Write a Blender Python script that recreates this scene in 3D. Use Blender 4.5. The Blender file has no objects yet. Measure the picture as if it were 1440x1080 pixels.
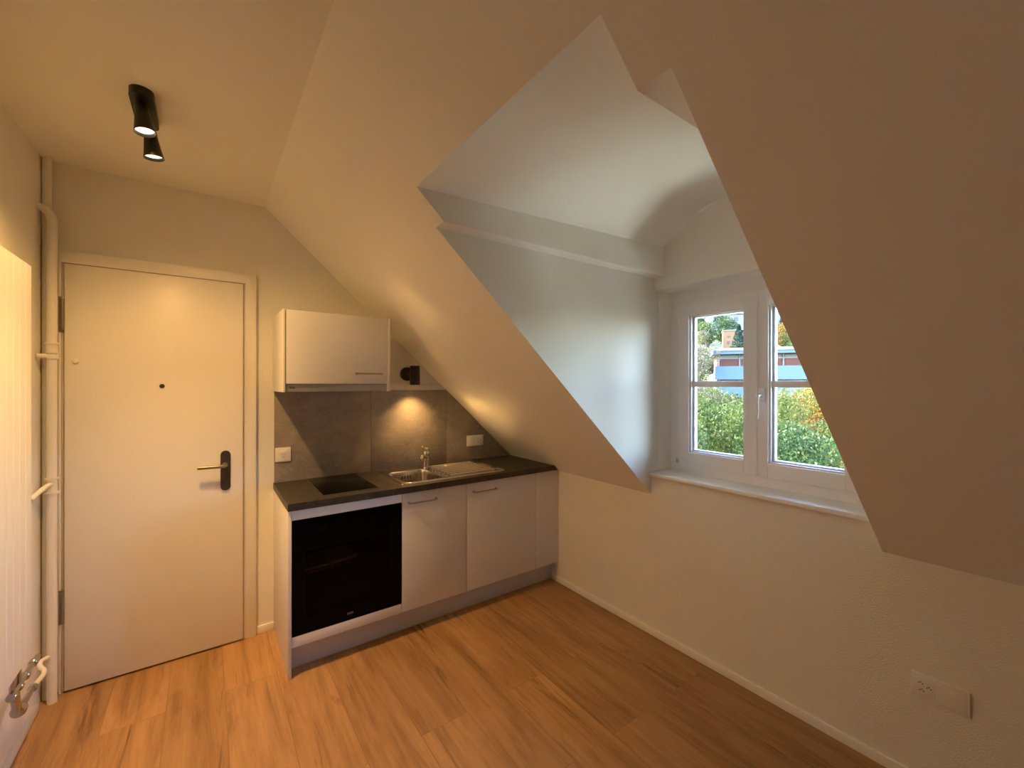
import bpy, bmesh, math, random
from mathutils import Vector, Matrix
from mathutils.bvhtree import BVHTree
random.seed(7)
S = bpy.context.scene
COL = S.collection
PI = math.pi

# ------------------------------------------------------------------ measures (metres)
XL, XR = 0.185, 3.013          # left wall, knee wall
YF = -6.2                      # wall behind the camera
ZC, XK, ZK = 2.590, 1.114, 0.846
def xs(z):                     # x of the sloping ceiling at height z
    return XR - (z - ZK) * (XR - XK) / (ZC - ZK)
def zs(x):
    return ZK + (XR - x) * (ZC - ZK) / (XR - XK)
YL, YR = -1.390, -2.476        # dormer cheeks
BL, BR = -1.463, -2.392        # beam faces in the dormer
ZB = 2.155                     # underside of the dormer beams
XG = 3.039                     # gable wall over the window

# ------------------------------------------------------------------ materials
def new_mat(name):
    m = bpy.data.materials.new(name); m.use_nodes = True
    nt = m.node_tree; b = nt.nodes['Principled BSDF']
    return m, nt, b
def setp(b, **k):
    names = {'col': 'Base Color', 'rough': 'Roughness', 'metal': 'Metallic', 'coat': 'Coat Weight', 'coatr': 'Coat Roughness',
             'spec': 'Specular IOR Level', 'emis': 'Emission Color', 'es': 'Emission Strength', 'aniso': 'Anisotropic'}
    for a, v in k.items():
        b.inputs[names[a]].default_value = (*v, 1) if isinstance(v, tuple) and len(v) == 3 else v
def N(nt, t, **k):
    n = nt.nodes.new(t)
    for a, v in k.items():
        if a in n.inputs.keys() and not hasattr(n, a): n.inputs[a].default_value = v
        else: setattr(n, a, v)
    return n
def bump(nt, b, scale, dist, strength=1.0, detail=2.0, coord='Object', rough=0.5):
    tc = N(nt, 'ShaderNodeTexCoord'); no = N(nt, 'ShaderNodeTexNoise')
    no.inputs['Scale'].default_value = scale; no.inputs['Detail'].default_value = detail; no.inputs['Roughness'].default_value = rough
    bp = N(nt, 'ShaderNodeBump'); bp.inputs['Distance'].default_value = dist; bp.inputs['Strength'].default_value = strength
    nt.links.new(tc.outputs[coord], no.inputs['Vector']); nt.links.new(no.outputs['Fac'], bp.inputs['Height'])
    nt.links.new(bp.outputs['Normal'], b.inputs['Normal'])
    return no
def simple(name, col, rough=.5, **k):
    m, nt, b = new_mat(name); setp(b, col=col, rough=rough, **k); return m

def plaster(name, col, scale, dist, patch=.03):
    m, nt, b = new_mat(name); setp(b, rough=.85, spec=.25)
    no = bump(nt, b, scale, dist, .9, 3)
    tc = N(nt, 'ShaderNodeTexCoord'); big = N(nt, 'ShaderNodeTexNoise'); big.inputs['Scale'].default_value = 1.7; big.inputs['Detail'].default_value = 3
    nt.links.new(tc.outputs['Object'], big.inputs['Vector'])
    r = N(nt, 'ShaderNodeValToRGB')
    r.color_ramp.elements[0].position = .3; r.color_ramp.elements[1].position = .7
    r.color_ramp.elements[0].color = (*[c * (1 - patch) for c in col], 1); r.color_ramp.elements[1].color = (*col, 1)
    nt.links.new(big.outputs['Fac'], r.inputs['Fac']); nt.links.new(r.outputs['Color'], b.inputs['Base Color'])
    return m
M = {}
M['rough_wall'] = plaster('roughcast plaster', (.85, .84, .785), 170, .0028)
M['smooth_wall'] = plaster('smooth painted plaster', (.855, .845, .785), 60, .0003)
M['white_wood'] = simple('white lacquered wood', (.87, .865, .85), .42)
M['door_paint'] = simple('door lacquer', (.83, .81, .77), .38)
M['front'] = simple('white laminate front', (.75, .76, .79), .33, coat=.25, coatr=.25)
M['plinth'] = simple('grey-white plinth laminate', (.56, .565, .59), .4)
M['carcass'] = simple('white laminate carcass', (.74, .73, .71), .4)
M['pvc'] = simple('white window plastic', (.87, .865, .87), .35)
M['white_plastic'] = simple('white switch plastic', (.83, .81, .77), .32)
M['pipe'] = simple('painted pipe', (.80, .78, .73), .4)
M['radiator'] = simple('radiator enamel', (.85, .84, .81), .33)
M['black'] = simple('matt black metal', (.012, .011, .011), .38)
M['dark_hole'] = simple('dark opening', (.01, .01, .01), .8)
M['hinge'] = simple('hinge steel', (.34, .31, .27), .38, metal=1.0)
M['grey_plate'] = simple('dark bronze plate', (.10, .085, .075), .35, metal=.6)
M['chrome'] = simple('chrome', (.85, .85, .86), .07, metal=1.0)
M['valve'] = simple('dull chrome fitting', (.50, .50, .51), .24, metal=1.0)
M['nickel'] = simple('satin nickel', (.48, .43, .38), .3, metal=1.0)
M['rubber'] = simple('black seal', (.02, .02, .02), .7)
M['hood'] = simple('grey hood metal', (.42, .43, .45), .4, metal=.6)
M['white_handle'] = simple('white handle', (.85, .85, .86), .25)

def steel():
    m, nt, b = new_mat('brushed stainless steel'); setp(b, col=(.78, .76, .72), rough=.17, metal=1.0)
    tc = N(nt, 'ShaderNodeTexCoord'); mp = N(nt, 'ShaderNodeMapping'); mp.inputs['Scale'].default_value = (6, 260, 260)
    no = N(nt, 'ShaderNodeTexNoise'); no.inputs['Scale'].default_value = 3
    mr = N(nt, 'ShaderNodeMapRange'); mr.inputs['To Min'].default_value = .10; mr.inputs['To Max'].default_value = .20
    nt.links.new(tc.outputs['Object'], mp.inputs['Vector']); nt.links.new(mp.outputs['Vector'], no.inputs['Vector'])
    nt.links.new(no.outputs['Fac'], mr.inputs['Value']); nt.links.new(mr.outputs['Result'], b.inputs['Roughness'])
    return m
M['steel'] = steel()

def stone(name, dark, light, vein, rough, sc=7):
    m, nt, b = new_mat(name); setp(b, rough=rough)
    tc = N(nt, 'ShaderNodeTexCoord'); n1 = N(nt, 'ShaderNodeTexNoise'); n1.inputs['Scale'].default_value = sc; n1.inputs['Detail'].default_value = 9
    n1.inputs['Roughness'].default_value = .68; n1.inputs['Distortion'].default_value = .6
    mp = N(nt, 'ShaderNodeMapping'); mp.inputs['Rotation'].default_value = (0, 0, .5); mp.inputs['Scale'].default_value = (1, 1.8, 1.5)
    nt.links.new(tc.outputs['Object'], mp.inputs['Vector']); nt.links.new(mp.outputs['Vector'], n1.inputs['Vector'])
    r = N(nt, 'ShaderNodeValToRGB'); e = r.color_ramp.elements
    e[0].position = .32; e[0].color = (*dark, 1); e[1].position = .68; e[1].color = (*light, 1)
    nt.links.new(n1.outputs['Fac'], r.inputs['Fac'])
    n2 = N(nt, 'ShaderNodeTexNoise'); n2.inputs['Scale'].default_value = sc * 1.3; n2.inputs['Detail'].default_value = 6; n2.inputs['Distortion'].default_value = 2.2
    nt.links.new(mp.outputs['Vector'], n2.inputs['Vector'])
    r2 = N(nt, 'ShaderNodeValToRGB'); e = r2.color_ramp.elements
    e[0].position = .475; e[0].color = (0, 0, 0, 1); e[1].position = .5; e[1].color = (1, 1, 1, 1); x = r2.color_ramp.elements.new(.525); x.color = (0, 0, 0, 1)
    nt.links.new(n2.outputs['Fac'], r2.inputs['Fac'])
    ml = N(nt, 'ShaderNodeMath', operation='MULTIPLY'); ml.inputs[1].default_value = .45; nt.links.new(r2.outputs['Color'], ml.inputs[0])
    mx = N(nt, 'ShaderNodeMix', data_type='RGBA'); mx.inputs['B'].default_value = (*vein, 1)
    nt.links.new(ml.outputs[0], mx.inputs['Factor']); nt.links.new(r.outputs['Color'], mx.inputs['A'])
    nt.links.new(mx.outputs['Result'], b.inputs['Base Color'])
    bp = N(nt, 'ShaderNodeBump'); bp.inputs['Distance'].default_value = .0012; bp.inputs['Strength'].default_value = .6
    nt.links.new(n1.outputs['Fac'], bp.inputs['Height']); nt.links.new(bp.outputs['Normal'], b.inputs['Normal'])
    return m
M['worktop'] = stone('dark slate laminate', (.016, .013, .012), (.052, .044, .039), (.13, .105, .085), .42, 9)
M['tile'] = stone('taupe stone panel', (.23, .205, .19), (.36, .32, .295), (.42, .375, .34), .48, 5)

def floor_mat():
    m, nt, b = new_mat('oak plank floor'); L = nt.links.new
    tc = N(nt, 'ShaderNodeTexCoord'); sep = N(nt, 'ShaderNodeSeparateXYZ'); L(tc.outputs['Object'], sep.inputs[0])
    com = N(nt, 'ShaderNodeCombineXYZ'); L(sep.outputs['Y'], com.inputs['X']); L(sep.outputs['X'], com.inputs['Y'])
    br = N(nt, 'ShaderNodeTexBrick'); L(com.outputs[0], br.inputs['Vector'])
    br.offset = .37; br.offset_frequency = 2
    br.inputs['Scale'].default_value = 1; br.inputs['Brick Width'].default_value = 1.28; br.inputs['Row Height'].default_value = .225
    br.inputs['Mortar Size'].default_value = .0012; br.inputs['Mortar Smooth'].default_value = .3; br.inputs['Bias'].default_value = 0
    br.inputs['Color1'].default_value = (0, 0, 0, 1); br.inputs['Color2'].default_value = (1, 1, 1, 1); br.inputs['Mortar'].default_value = (.3, .3, .3, 1)
    # offset the grain in each plank
    bc = N(nt, 'ShaderNodeSeparateColor'); L(br.outputs['Color'], bc.inputs[0])
    off = N(nt, 'ShaderNodeMath', operation='MULTIPLY'); off.inputs[1].default_value = 13.7; L(bc.outputs[0], off.inputs[0])
    addx = N(nt, 'ShaderNodeMath', operation='ADD'); L(sep.outputs['Y'], addx.inputs[0]); L(off.outputs[0], addx.inputs[1])
    c2 = N(nt, 'ShaderNodeCombineXYZ'); L(sep.outputs['X'], c2.inputs['X']); L(addx.outputs[0], c2.inputs['Y']); L(off.outputs[0], c2.inputs['Z'])
    def noise(scl, s, det, dist=0, rough=.6):
        mp = N(nt, 'ShaderNodeMapping'); mp.inputs['Scale'].default_value = scl; L(c2.outputs[0], mp.inputs['Vector'])
        n = N(nt, 'ShaderNodeTexNoise'); n.inputs['Scale'].default_value = s; n.inputs['Detail'].default_value = det
        n.inputs['Distortion'].default_value = dist; n.inputs['Roughness'].default_value = rough
        L(mp.outputs[0], n.inputs['Vector']); return n
    grain = noise((9, .55, 1), 1.9, 9, 1.3, .66)
    cloud = noise((4.5, .8, 1), 1.3, 5, 1.8)
    crack = noise((9, .75, 1), 1.0, 7, 1.2, .68)
    fine = noise((130, 5, 1), 2, 2)
    r = N(nt, 'ShaderNodeValToRGB'); e = r.color_ramp.elements
    e[0].position = .30; e[0].color = (0.1892, 0.0929, 0.0361, 1); e[1].position = .68; e[1].color = (0.4988, 0.3010, 0.1419, 1)
    x = e.new(.5); x.color = (0.3870, 0.2193, 0.0989, 1)
    mixf = N(nt, 'ShaderNodeMath', operation='MULTIPLY_ADD'); mixf.inputs[1].default_value = .55
    h = N(nt, 'ShaderNodeMath', operation='MULTIPLY'); h.inputs[1].default_value = .45; L(cloud.outputs['Fac'], h.inputs[0])
    L(grain.outputs['Fac'], mixf.inputs[0]); L(h.outputs[0], mixf.inputs[2]); L(mixf.outputs[0], r.inputs['Fac'])
    # dark cracks and knots
    rc = N(nt, 'ShaderNodeValToRGB'); e = rc.color_ramp.elements
    e[0].position = .575; e[0].color = (0, 0, 0, 1); e[1].position = .675; e[1].color = (1, 1, 1, 1); L(crack.outputs['Fac'], rc.inputs['Fac'])
    mk = N(nt, 'ShaderNodeMath', operation='MULTIPLY'); mk.inputs[1].default_value = .92; L(rc.outputs['Color'], mk.inputs[0])
    m1 = N(nt, 'ShaderNodeMix', data_type='RGBA'); m1.inputs['B'].default_value = (.12, .052, .020, 1)
    L(mk.outputs[0], m1.inputs['Factor']); L(r.outputs['Color'], m1.inputs['A'])
    # plank to plank tone
    tone = N(nt, 'ShaderNodeMapRange'); tone.inputs['To Min'].default_value = .84; tone.inputs['To Max'].default_value = 1.10; L(bc.outputs[0], tone.inputs['Value'])
    ft = N(nt, 'ShaderNodeMapRange'); ft.inputs['To Min'].default_value = .86; ft.inputs['To Max'].default_value = 1.14; L(fine.outputs['Fac'], ft.inputs['Value'])
    tm = N(nt, 'ShaderNodeMath', operation='MULTIPLY'); L(tone.outputs[0], tm.inputs[0]); L(ft.outputs[0], tm.inputs[1])
    gp = N(nt, 'ShaderNodeMath', operation='MULTIPLY_ADD'); gp.inputs[1].default_value = -.28; gp.inputs[2].default_value = 1; L(br.outputs['Fac'], gp.inputs[0])
    tm2 = N(nt, 'ShaderNodeMath', operation='MULTIPLY'); L(tm.outputs[0], tm2.inputs[0]); L(gp.outputs[0], tm2.inputs[1])
    vm = N(nt, 'ShaderNodeVectorMath', operation='SCALE'); L(m1.outputs['Result'], vm.inputs[0]); L(tm2.outputs[0], vm.inputs['Scale'])
    L(vm.outputs[0], b.inputs['Base Color'])
    setp(b, rough=.42, spec=.4)
    bp = N(nt, 'ShaderNodeBump'); bp.inputs['Distance'].default_value = .0006; bp.inputs['Strength'].default_value = .5
    L(grain.outputs['Fac'], bp.inputs['Height']); L(bp.outputs['Normal'], b.inputs['Normal'])
    return m
M['floor'] = floor_mat()

def glass(name, tint, refl):
    m = bpy.data.materials.new(name); m.use_nodes = True; nt = m.node_tree
    nt.nodes.remove(nt.nodes['Principled BSDF']); out = nt.nodes['Material Output']
    tr = N(nt, 'ShaderNodeBsdfTransparent'); tr.inputs[0].default_value = (*tint, 1)
    gl = N(nt, 'ShaderNodeBsdfGlossy'); gl.inputs['Roughness'].default_value = .02
    fr = N(nt, 'ShaderNodeFresnel'); fr.inputs[0].default_value = refl
    mx = N(nt, 'ShaderNodeMixShader'); nt.links.new(fr.outputs[0], mx.inputs[0])
    nt.links.new(tr.outputs[0], mx.inputs[1]); nt.links.new(gl.outputs[0], mx.inputs[2]); nt.links.new(mx.outputs[0], out.inputs[0])
    return m
M['pane'] = glass('window glass', (.97, .985, .98), 1.3)
M['oven_glass'] = glass('tinted oven glass', (.50, .42, .36), 1.2)
M['gloss_black'] = simple('black glass', (.003, .003, .003), .08, spec=.06)
M['oven_inside'] = simple('oven enamel', (.06, .045, .035), .4)
M['paper'] = simple('white paper', (.8, .8, .8), .6)

def lampmat(name, col, s):
    m, nt, b = new_mat(name); setp(b, col=(.9, .85, .75), emis=col, es=s, rough=.3); return m
M['bulb'] = lampmat('lit lamp lens', (1.0, .78, .48), 3.2)

# ------------------------------------------------------------------ object helpers
ORG = {}
def tag(o, label=None, cat=None, group=None, kind=None):
    if label: o['label'] = label
    if cat: o['category'] = cat
    if group: o['group'] = group
    if kind: o['kind'] = kind
    return o
def thing(name, loc, label=None, cat=None, group=None, kind=None):
    o = bpy.data.objects.new(name, None); o.location = loc; o.empty_display_size = .05; COL.objects.link(o); ORG[o.name] = Vector(loc)
    return tag(o, label, cat, group, kind)
def obj(name, bm, mat, parent=None, label=None, cat=None, group=None, kind=None, loc=None, smooth=35):
    """link a bmesh given in world coordinates as one mesh object"""
    o0 = Vector(loc) if loc is not None else (ORG[parent.name] if parent else None)
    bmesh.ops.recalc_face_normals(bm, faces=bm.faces)
    if o0 is None:
        vs = [v.co for v in bm.verts]
        mn = [min(v[i] for v in vs) for i in range(3)]; mx_ = [max(v[i] for v in vs) for i in range(3)]
        o0 = Vector(((mn[0] + mx_[0]) / 2, (mn[1] + mx_[1]) / 2, mn[2]))
    bmesh.ops.translate(bm, verts=bm.verts, vec=-o0)
    me = bpy.data.meshes.new(name); bm.to_mesh(me); bm.free()
    for mm in (mat if isinstance(mat, list) else [mat]): me.materials.append(mm)
    if smooth:
        for p in me.polygons: p.use_smooth = True
        me.set_sharp_from_angle(angle=math.radians(smooth))
    o = bpy.data.objects.new(name, me); COL.objects.link(o); ORG[o.name] = o0
    if parent:
        o.parent = parent; o.location = o0 - ORG[parent.name]
    else: o.location = o0
    return tag(o, label, cat, group, kind)
def B(): return bmesh.new()
def box(bm, x0, x1, y0, y1, z0, z1, bev=0, seg=2):
    t = bmesh.new(); bmesh.ops.create_cube(t, size=1)
    for v in t.verts:
        v.co = Vector(((x0 + x1) / 2 + v.co.x * abs(x1 - x0), (y0 + y1) / 2 + v.co.y * abs(y1 - y0), (z0 + z1) / 2 + v.co.z * abs(z1 - z0)))
    if bev: bmesh.ops.bevel(t, geom=t.edges[:] , offset=bev, segments=seg, affect='EDGES', profile=.5)
    merge(bm, t); return bm
def merge(bm, t, mi=None):
    me = bpy.data.meshes.new('tmp'); t.to_mesh(me); t.free()
    n = len(bm.faces); bm.from_mesh(me); bpy.data.meshes.remove(me)
    if mi is not None:
        bm.faces.ensure_lookup_table()
        for f in bm.faces[n:]: f.material_index = mi
def prism(bm, pts, vec, bev=0):
    """closed polygon pts (3D) extruded by vec"""
    t = bmesh.new(); a = [t.verts.new(p) for p in pts]; b = [t.verts.new(Vector(p) + Vector(vec)) for p in pts]
    t.faces.new(a); t.faces.new(b[::-1]); n = len(a)
    for i in range(n): t.faces.new((a[i], b[i], b[(i + 1) % n], a[(i + 1) % n]))
    bmesh.ops.recalc_face_normals(t, faces=t.faces)
    if bev: bmesh.ops.bevel(t, geom=t.edges[:], offset=bev, segments=2, affect='EDGES', profile=.5)
    merge(bm, t); return bm
def tube(bm, pts, r, seg=14, cap=True):
    """tube of radius r (or per-point radii) along pts"""
    pts = [Vector(p) for p in pts]; n = len(pts); rs = r if isinstance(r, (list, tuple)) else [r] * n
    t = bmesh.new(); rings = []; up = None
    for i, p in enumerate(pts):
        d = (pts[min(i + 1, n - 1)] - pts[max(i - 1, 0)]).normalized()
        if up is None: up = d.orthogonal().normalized()
        up = (up - d * up.dot(d)).normalized(); s = d.cross(up)
        rings.append([t.verts.new(p + (up * math.cos(a) + s * math.sin(a)) * rs[i]) for a in [2 * PI * k / seg for k in range(seg)]])
    for i in range(n - 1):
        for k in range(seg): t.faces.new((rings[i][k], rings[i][(k + 1) % seg], rings[i + 1][(k + 1) % seg], rings[i + 1][k]))
    if cap: t.faces.new(rings[0][::-1]); t.faces.new(rings[-1])
    merge(bm, t); return bm
def curve(pts, k=6):
    """rounded path through pts (Catmull-Rom)"""
    P = [Vector(p) for p in pts]; P = [P[0]] + P + [P[-1]]; out = []
    for i in range(1, len(P) - 2):
        for j in range(k):
            t = j / k; a, b, c, d = P[i - 1], P[i], P[i + 1], P[i + 2]
            out.append(.5 * ((2 * b) + (-a + c) * t + (2 * a - 5 * b + 4 * c - d) * t * t + (-a + 3 * b - 3 * c + d) * t ** 3))
    out.append(P[-2]); return out
def lathe(bm, prof, origin, axis=(0, 0, 1), seg=32):
    """prof: list of (r, h) along axis from origin"""
    ax = Vector(axis).normalized(); u = ax.orthogonal().normalized(); w = ax.cross(u); o = Vector(origin)
    t = bmesh.new(); rings = []
    for r, h in prof:
        if r < 1e-6: rings.append([t.verts.new(o + ax * h)])
        else: rings.append([t.verts.new(o + ax * h + (u * math.cos(a) + w * math.sin(a)) * r) for a in [2 * PI * k / seg for k in range(seg)]])
    for A, C in zip(rings, rings[1:]):
        for k in range(seg):
            k2 = (k + 1) % seg
            if len(A) == 1 and len(C) == 1: continue
            if len(A) == 1: t.faces.new((A[0], C[k], C[k2]))
            elif len(C) == 1: t.faces.new((A[k], C[0], A[k2]))
            else: t.faces.new((A[k], C[k], C[k2], A[k2]))
    if len(rings[0]) > 1: t.faces.new(rings[0])
    if len(rings[-1]) > 1: t.faces.new(rings[-1][::-1])
    bmesh.ops.recalc_face_normals(t, faces=t.faces)
    merge(bm, t); return bm
def struct(name, bm, mat, smooth=0, **k):
    return obj(name, bm, mat, kind='structure', smooth=smooth, loc=(0, 0, 0), **k)

# ------------------------------------------------------------------ room shell
T = .14
struct('floor', box(B(), XL - T, XR + T, YF - T, T, -.12, 0), M['floor'])
struct('wall_left', box(B(), XL - T, XL, YF - T, T, 0, ZC + .2), M['rough_wall'])
struct('wall_back', box(B(), XL, XR + .6, 0, T, 0, ZC + .2), M['rough_wall'])
struct('wall_front', box(B(), XL, XR + .6, YF - T, YF, 0, ZC + .2), M['rough_wall'])
struct('wall_right', box(B(), XR, XR + .22, YF, 0, 0, .957), M['rough_wall'])
struct('ceiling', box(B(), XL, XK + .02, YF, 0, ZC, ZC + .2), M['smooth_wall'])

# sloping ceiling with the dormer cut out of it
def slope_mesh():
    nrm = Vector((ZC - ZK, 0, XR - XK)).normalized()
    P = lambda y, z: Vector((xs(z), y, z))
    outer = [P(0.05, ZC + .0), P(YF - .05, ZC + .0), P(YF - .05, ZK - .0), P(.05, ZK - .0)]
    hole = [P(YL, ZK), P(YL, ZB), P(BL, ZB), P(BL, 2.262), P(BR, 2.262), P(BR, ZB), P(YR, ZB), P(YR, ZK)]
    # one outline: the cut reaches down to the knee wall
    loop = [outer[0], outer[1], outer[2]] + hole[::-1] + [outer[3]]
    t = bmesh.new(); v = [t.verts.new(p) for p in loop]
    es = [t.edges.new((v[i], v[(i + 1) % len(v)])) for i in range(len(v))]
    bmesh.ops.triangle_fill(t, edges=es, use_beauty=True)
    # outer (hidden) skin
    w = [t.verts.new((P(p.y, 2.312) if abs(p.z - 2.262) < 1e-6 else p) + Vector((.045, 0, 0))) for p in loop]
    es = [t.edges.new((w[i], w[(i + 1) % len(w)])) for i in range(len(w))]
    bmesh.ops.triangle_fill(t, edges=es, use_beauty=True)
    n = len(v); hk = {6}
    for i in range(n):
        if i in hk: continue
        t.faces.new((v[i], v[(i + 1) % n], w[(i + 1) % n], w[i]))
    return t
struct('wall_slope', slope_mesh(), M['smooth_wall'])

# dormer: cheeks, beams, gable, ceiling
def cheek(y, s):
    pts = [(XR, y, ZK - .0), (xs(ZB), y, ZB), (xs(ZB) , y, ZB + .0), (xs(2.20), y, 2.20), (3.30, y, 2.45), (3.30, y, .90), (XR, y, .90)]
    pts = [(XR + .0449, y, ZK), (xs(2.18) + .0449, y, 2.18), (3.30, y, 2.18), (3.30, y, ZK)]
    return prism(B(), pts, (0, s * .12, 0))
struct('wall_dormer_left', cheek(YL, 1), M['smooth_wall'])
struct('wall_dormer_right', cheek(YR, -1), M['smooth_wall'])
def beam(y, s):
    bm = B(); w = abs(BL - YL) + .10
    pts = [(xs(ZB) + .0449, y, ZB), (XG + .02, y, ZB), (XG + .02, y, 2.45), (xs(2.262) + .0449, y, 2.34), (xs(2.262) + .0449, y, 2.262)]
    return prism(bm, pts, (0, s * w, 0))
struct('trim_1', beam(BL, 1), M['smooth_wall'], smooth=40)
struct('trim_2', beam(BR, -1), M['smooth_wall'], smooth=40)
def dormer_ceiling():
    t = bmesh.new(); n, m = 36, 30; x0 = xs(2.262); W = BL - BR
    def sm(a, k=.05):              # soft min(a, 0)
        return -k * math.log(1 + math.exp(-a / k)) if a > -1 else a
    def far(y):
        d = min(BL - y, y - BR); top = .172; z = .70 * d
        return 2.325 + top + sm(z - top, .022)
    g = []
    for i in range(n + 1):
        s = i / n; row = []
        for j in range(m + 1):
            q = j / m; y = BL - q * W; tent = 1 - abs(2 * q - 1); tent = tent * (1.6 - .6 * tent)
            zf = 2.262 + .042 * tent; xf = x0 + .075 * tent
            row.append(t.verts.new((xf + s * (XG + .01 - xf), y, zf + (far(y) - zf) * s)))
        g.append(row)
    for i in range(n):
        for j in range(m): t.faces.new((g[i][j], g[i][j + 1], g[i + 1][j + 1], g[i + 1][j]))
    hd = [t.verts.new((x0, BL - j / m * W, 2.262)) for j in range(m + 1)]
    for j in range(m):
        if j == 0: t.faces.new((hd[0], hd[1], g[0][1], g[0][0]))
        else: t.faces.new((hd[j], hd[j + 1], g[0][j + 1], g[0][j]))
    bmesh.ops.remove_doubles(t, verts=t.verts, dist=1e-5)
    # upper skin above, closing the slab
    zt = 2.66
    a = [t.verts.new(p) for p in ((x0 - .02, BL + .1, zt), (x0 - .02, BR - .1, zt), (3.3, BR - .1, zt), (3.3, BL + .1, zt))]
    t.faces.new(a)
    return t
o = struct('ceiling_dormer', dormer_ceiling(), M['smooth_wall'], smooth=24)
bm = B()
box(bm, XG, 3.30, YR - .1, YL + .1, 2.080, 2.68, .006)
struct('wall_gable', bm, M['smooth_wall'], smooth=40)
# slightly splayed window reveals
bm = B(); prism(bm, [(3.088, YL + .02, .90), (3.088, YL, .90), (3.10, YL - .004, .90), (3.176, YL - .026, .90), (3.28, YL - .026, .90), (3.28, YL + .02, .90)], (0, 0, 1.19))
struct('trim_3', bm, M['smooth_wall'], smooth=50)
bm = B(); prism(bm, [(3.088, YR - .02, .90), (3.088, YR, .90), (3.10, YR + .004, .90), (3.176, YR + .026, .90), (3.28, YR + .026, .90), (3.28, YR - .02, .90)], (0, 0, 1.19))
struct('trim_4', bm, M['smooth_wall'], smooth=50)

# skirting
struct('baseboard_right', box(B(), XR - .012, XR, YF, -.485, 0, .042, .002), M['white_wood'], smooth=40)
struct('baseboard_back', box(B(), 1.068, 1.163, -.012, 0, 0, .045, .002), M['white_wood'], smooth=40)
struct('baseboard_left', box(B(), XL, XL + .014, YF, -.12, 0, .036, .002), M['white_wood'], smooth=40)

# ------------------------------------------------------------------ entrance door
d = thing('door_1', (.63, 0, 0), 'closed cream white flush entrance door with dark plate and lever handle', kind='structure')
fb = B()
prism(fb, [(.243, -.012, 0), (.243, -.012, 2.155), (1.066, -.012, 2.155), (1.066, -.012, 0), (.985, -.012, 0), (.985, -.012, 2.080), (.300, -.012, 2.080), (.300, -.012, 0)], (0, .0115, 0))
prism(fb, [(.243, -.031, 0), (.243, -.031, 2.160), (1.067, -.031, 2.160), (1.067, -.031, 0), (1.013, -.031, 0), (1.013, -.031, 2.102), (.252, -.031, 2.102), (.252, -.031, 0)], (0, .020, 0), .0015)
obj('door_frame', fb, M['door_paint'], d)
leaf = obj('door_leaf', box(B(), .264, 1.000, -.034, -.004, .010, 2.097, .0025), M['door_paint'], d)
hb = B()
def stadium(bm, cx, y0, y1, cz, w, h, bev=.002):
    pts = []
    r = w / 2
    for k in range(13): a = PI * k / 12; pts.append((cx + r * math.cos(a), y0, cz + h / 2 - r + r * math.sin(a)))
    for k in range(13): a = PI + PI * k / 12; pts.append((cx + r * math.cos(a), y0, cz - h / 2 + r + r * math.sin(a)))
    prism(bm, pts, (0, y1 - y0, 0), 0)
stadium(hb, .915, -.044, -.034, 1.012, .048, .228)
lathe(hb, [(.017, 0), (.017, .006), (.012, .007), (0, .007)], (.913, -.044, .955), (0, -1, 0), 24)
lathe(hb, [(.004, 0), (.004, .009)], (.913, -.044, 1.115), (0, -1, 0), 12)
obj('door_plate', hb, M['grey_plate'], leaf, label='dark rounded door plate with lock cylinder')
hb = B(); tube(hb, curve([(.912, -.044, 1.045), (.912, -.075, 1.045), (.905, -.088, 1.045), (.885, -.092, 1.045), (.84, -.092, 1.046), (.785, -.092, 1.047)], 5), .0095, 14)
lathe(hb, [(.014, 0), (.014, .008), (.0095, .010)], (.912, -.044, 1.045), (0, -1, 0), 20)
obj('door_handle', hb, M['hinge'], leaf, label='steel lever handle')
pb = B(); lathe(pb, [(.0115, 0), (.0115, .003), (.008, .0035), (.008, .002), (0, .002)], (.632, -.034, 1.498), (0, -1, 0), 20)
obj('peephole', pb, M['grey_plate'], leaf, label='small dark peephole')
pb = B(); lathe(pb, [(.013, 0), (.013, .004), (.009, .009), (0, .010)], (.304, -.034, 1.621), (0, -1, 0), 20)
obj('door_stop', pb, M['white_plastic'], leaf)
for z0, z1 in ((1.761, 1.934), (.340, .506)):
    hb = B(); box(hb, .2445, .2625, -.0365, -.0315, z0, z1, .001)
    tube(hb, [(.2575, -.040, z0 + .012), (.2575, -.040, z1 - .012)], .0065, 12)
    for k in (.33, .66): tube(hb, [(.2575, -.040, z0 + (z1 - z0) * k - .002), (.2575, -.040, z0 + (z1 - z0) * k + .002)], .0075, 12)
    obj('hinge', hb, M['hinge'], leaf)

# ------------------------------------------------------------------ kitchen
PL, PR = 1.163, 1.179
FY, BY = -.560, -.542                 # door fronts
def handle(parent, x0, x1, z, y, name='handle'):
    hb = B(); p = [(x0, y, z), (x0, y - .018, z), (x0 + .004, y - .026, z), (x0 + .014, y - .029, z), ((x0 + x1) / 2, y - .031, z), (x1 - .014, y - .029, z), (x1 - .004, y - .026, z), (x1, y - .018, z), (x1, y, z)]
    tube(hb, p, .0050, 10)
    for x in (x0, x1): lathe(hb, [(.007, 0), (.007, .003), (.005, .004)], (x, y, z), (0, -1, 0), 14)
    return obj(name, hb, M['nickel'], parent, label='slim bow handle in satin metal')
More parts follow.
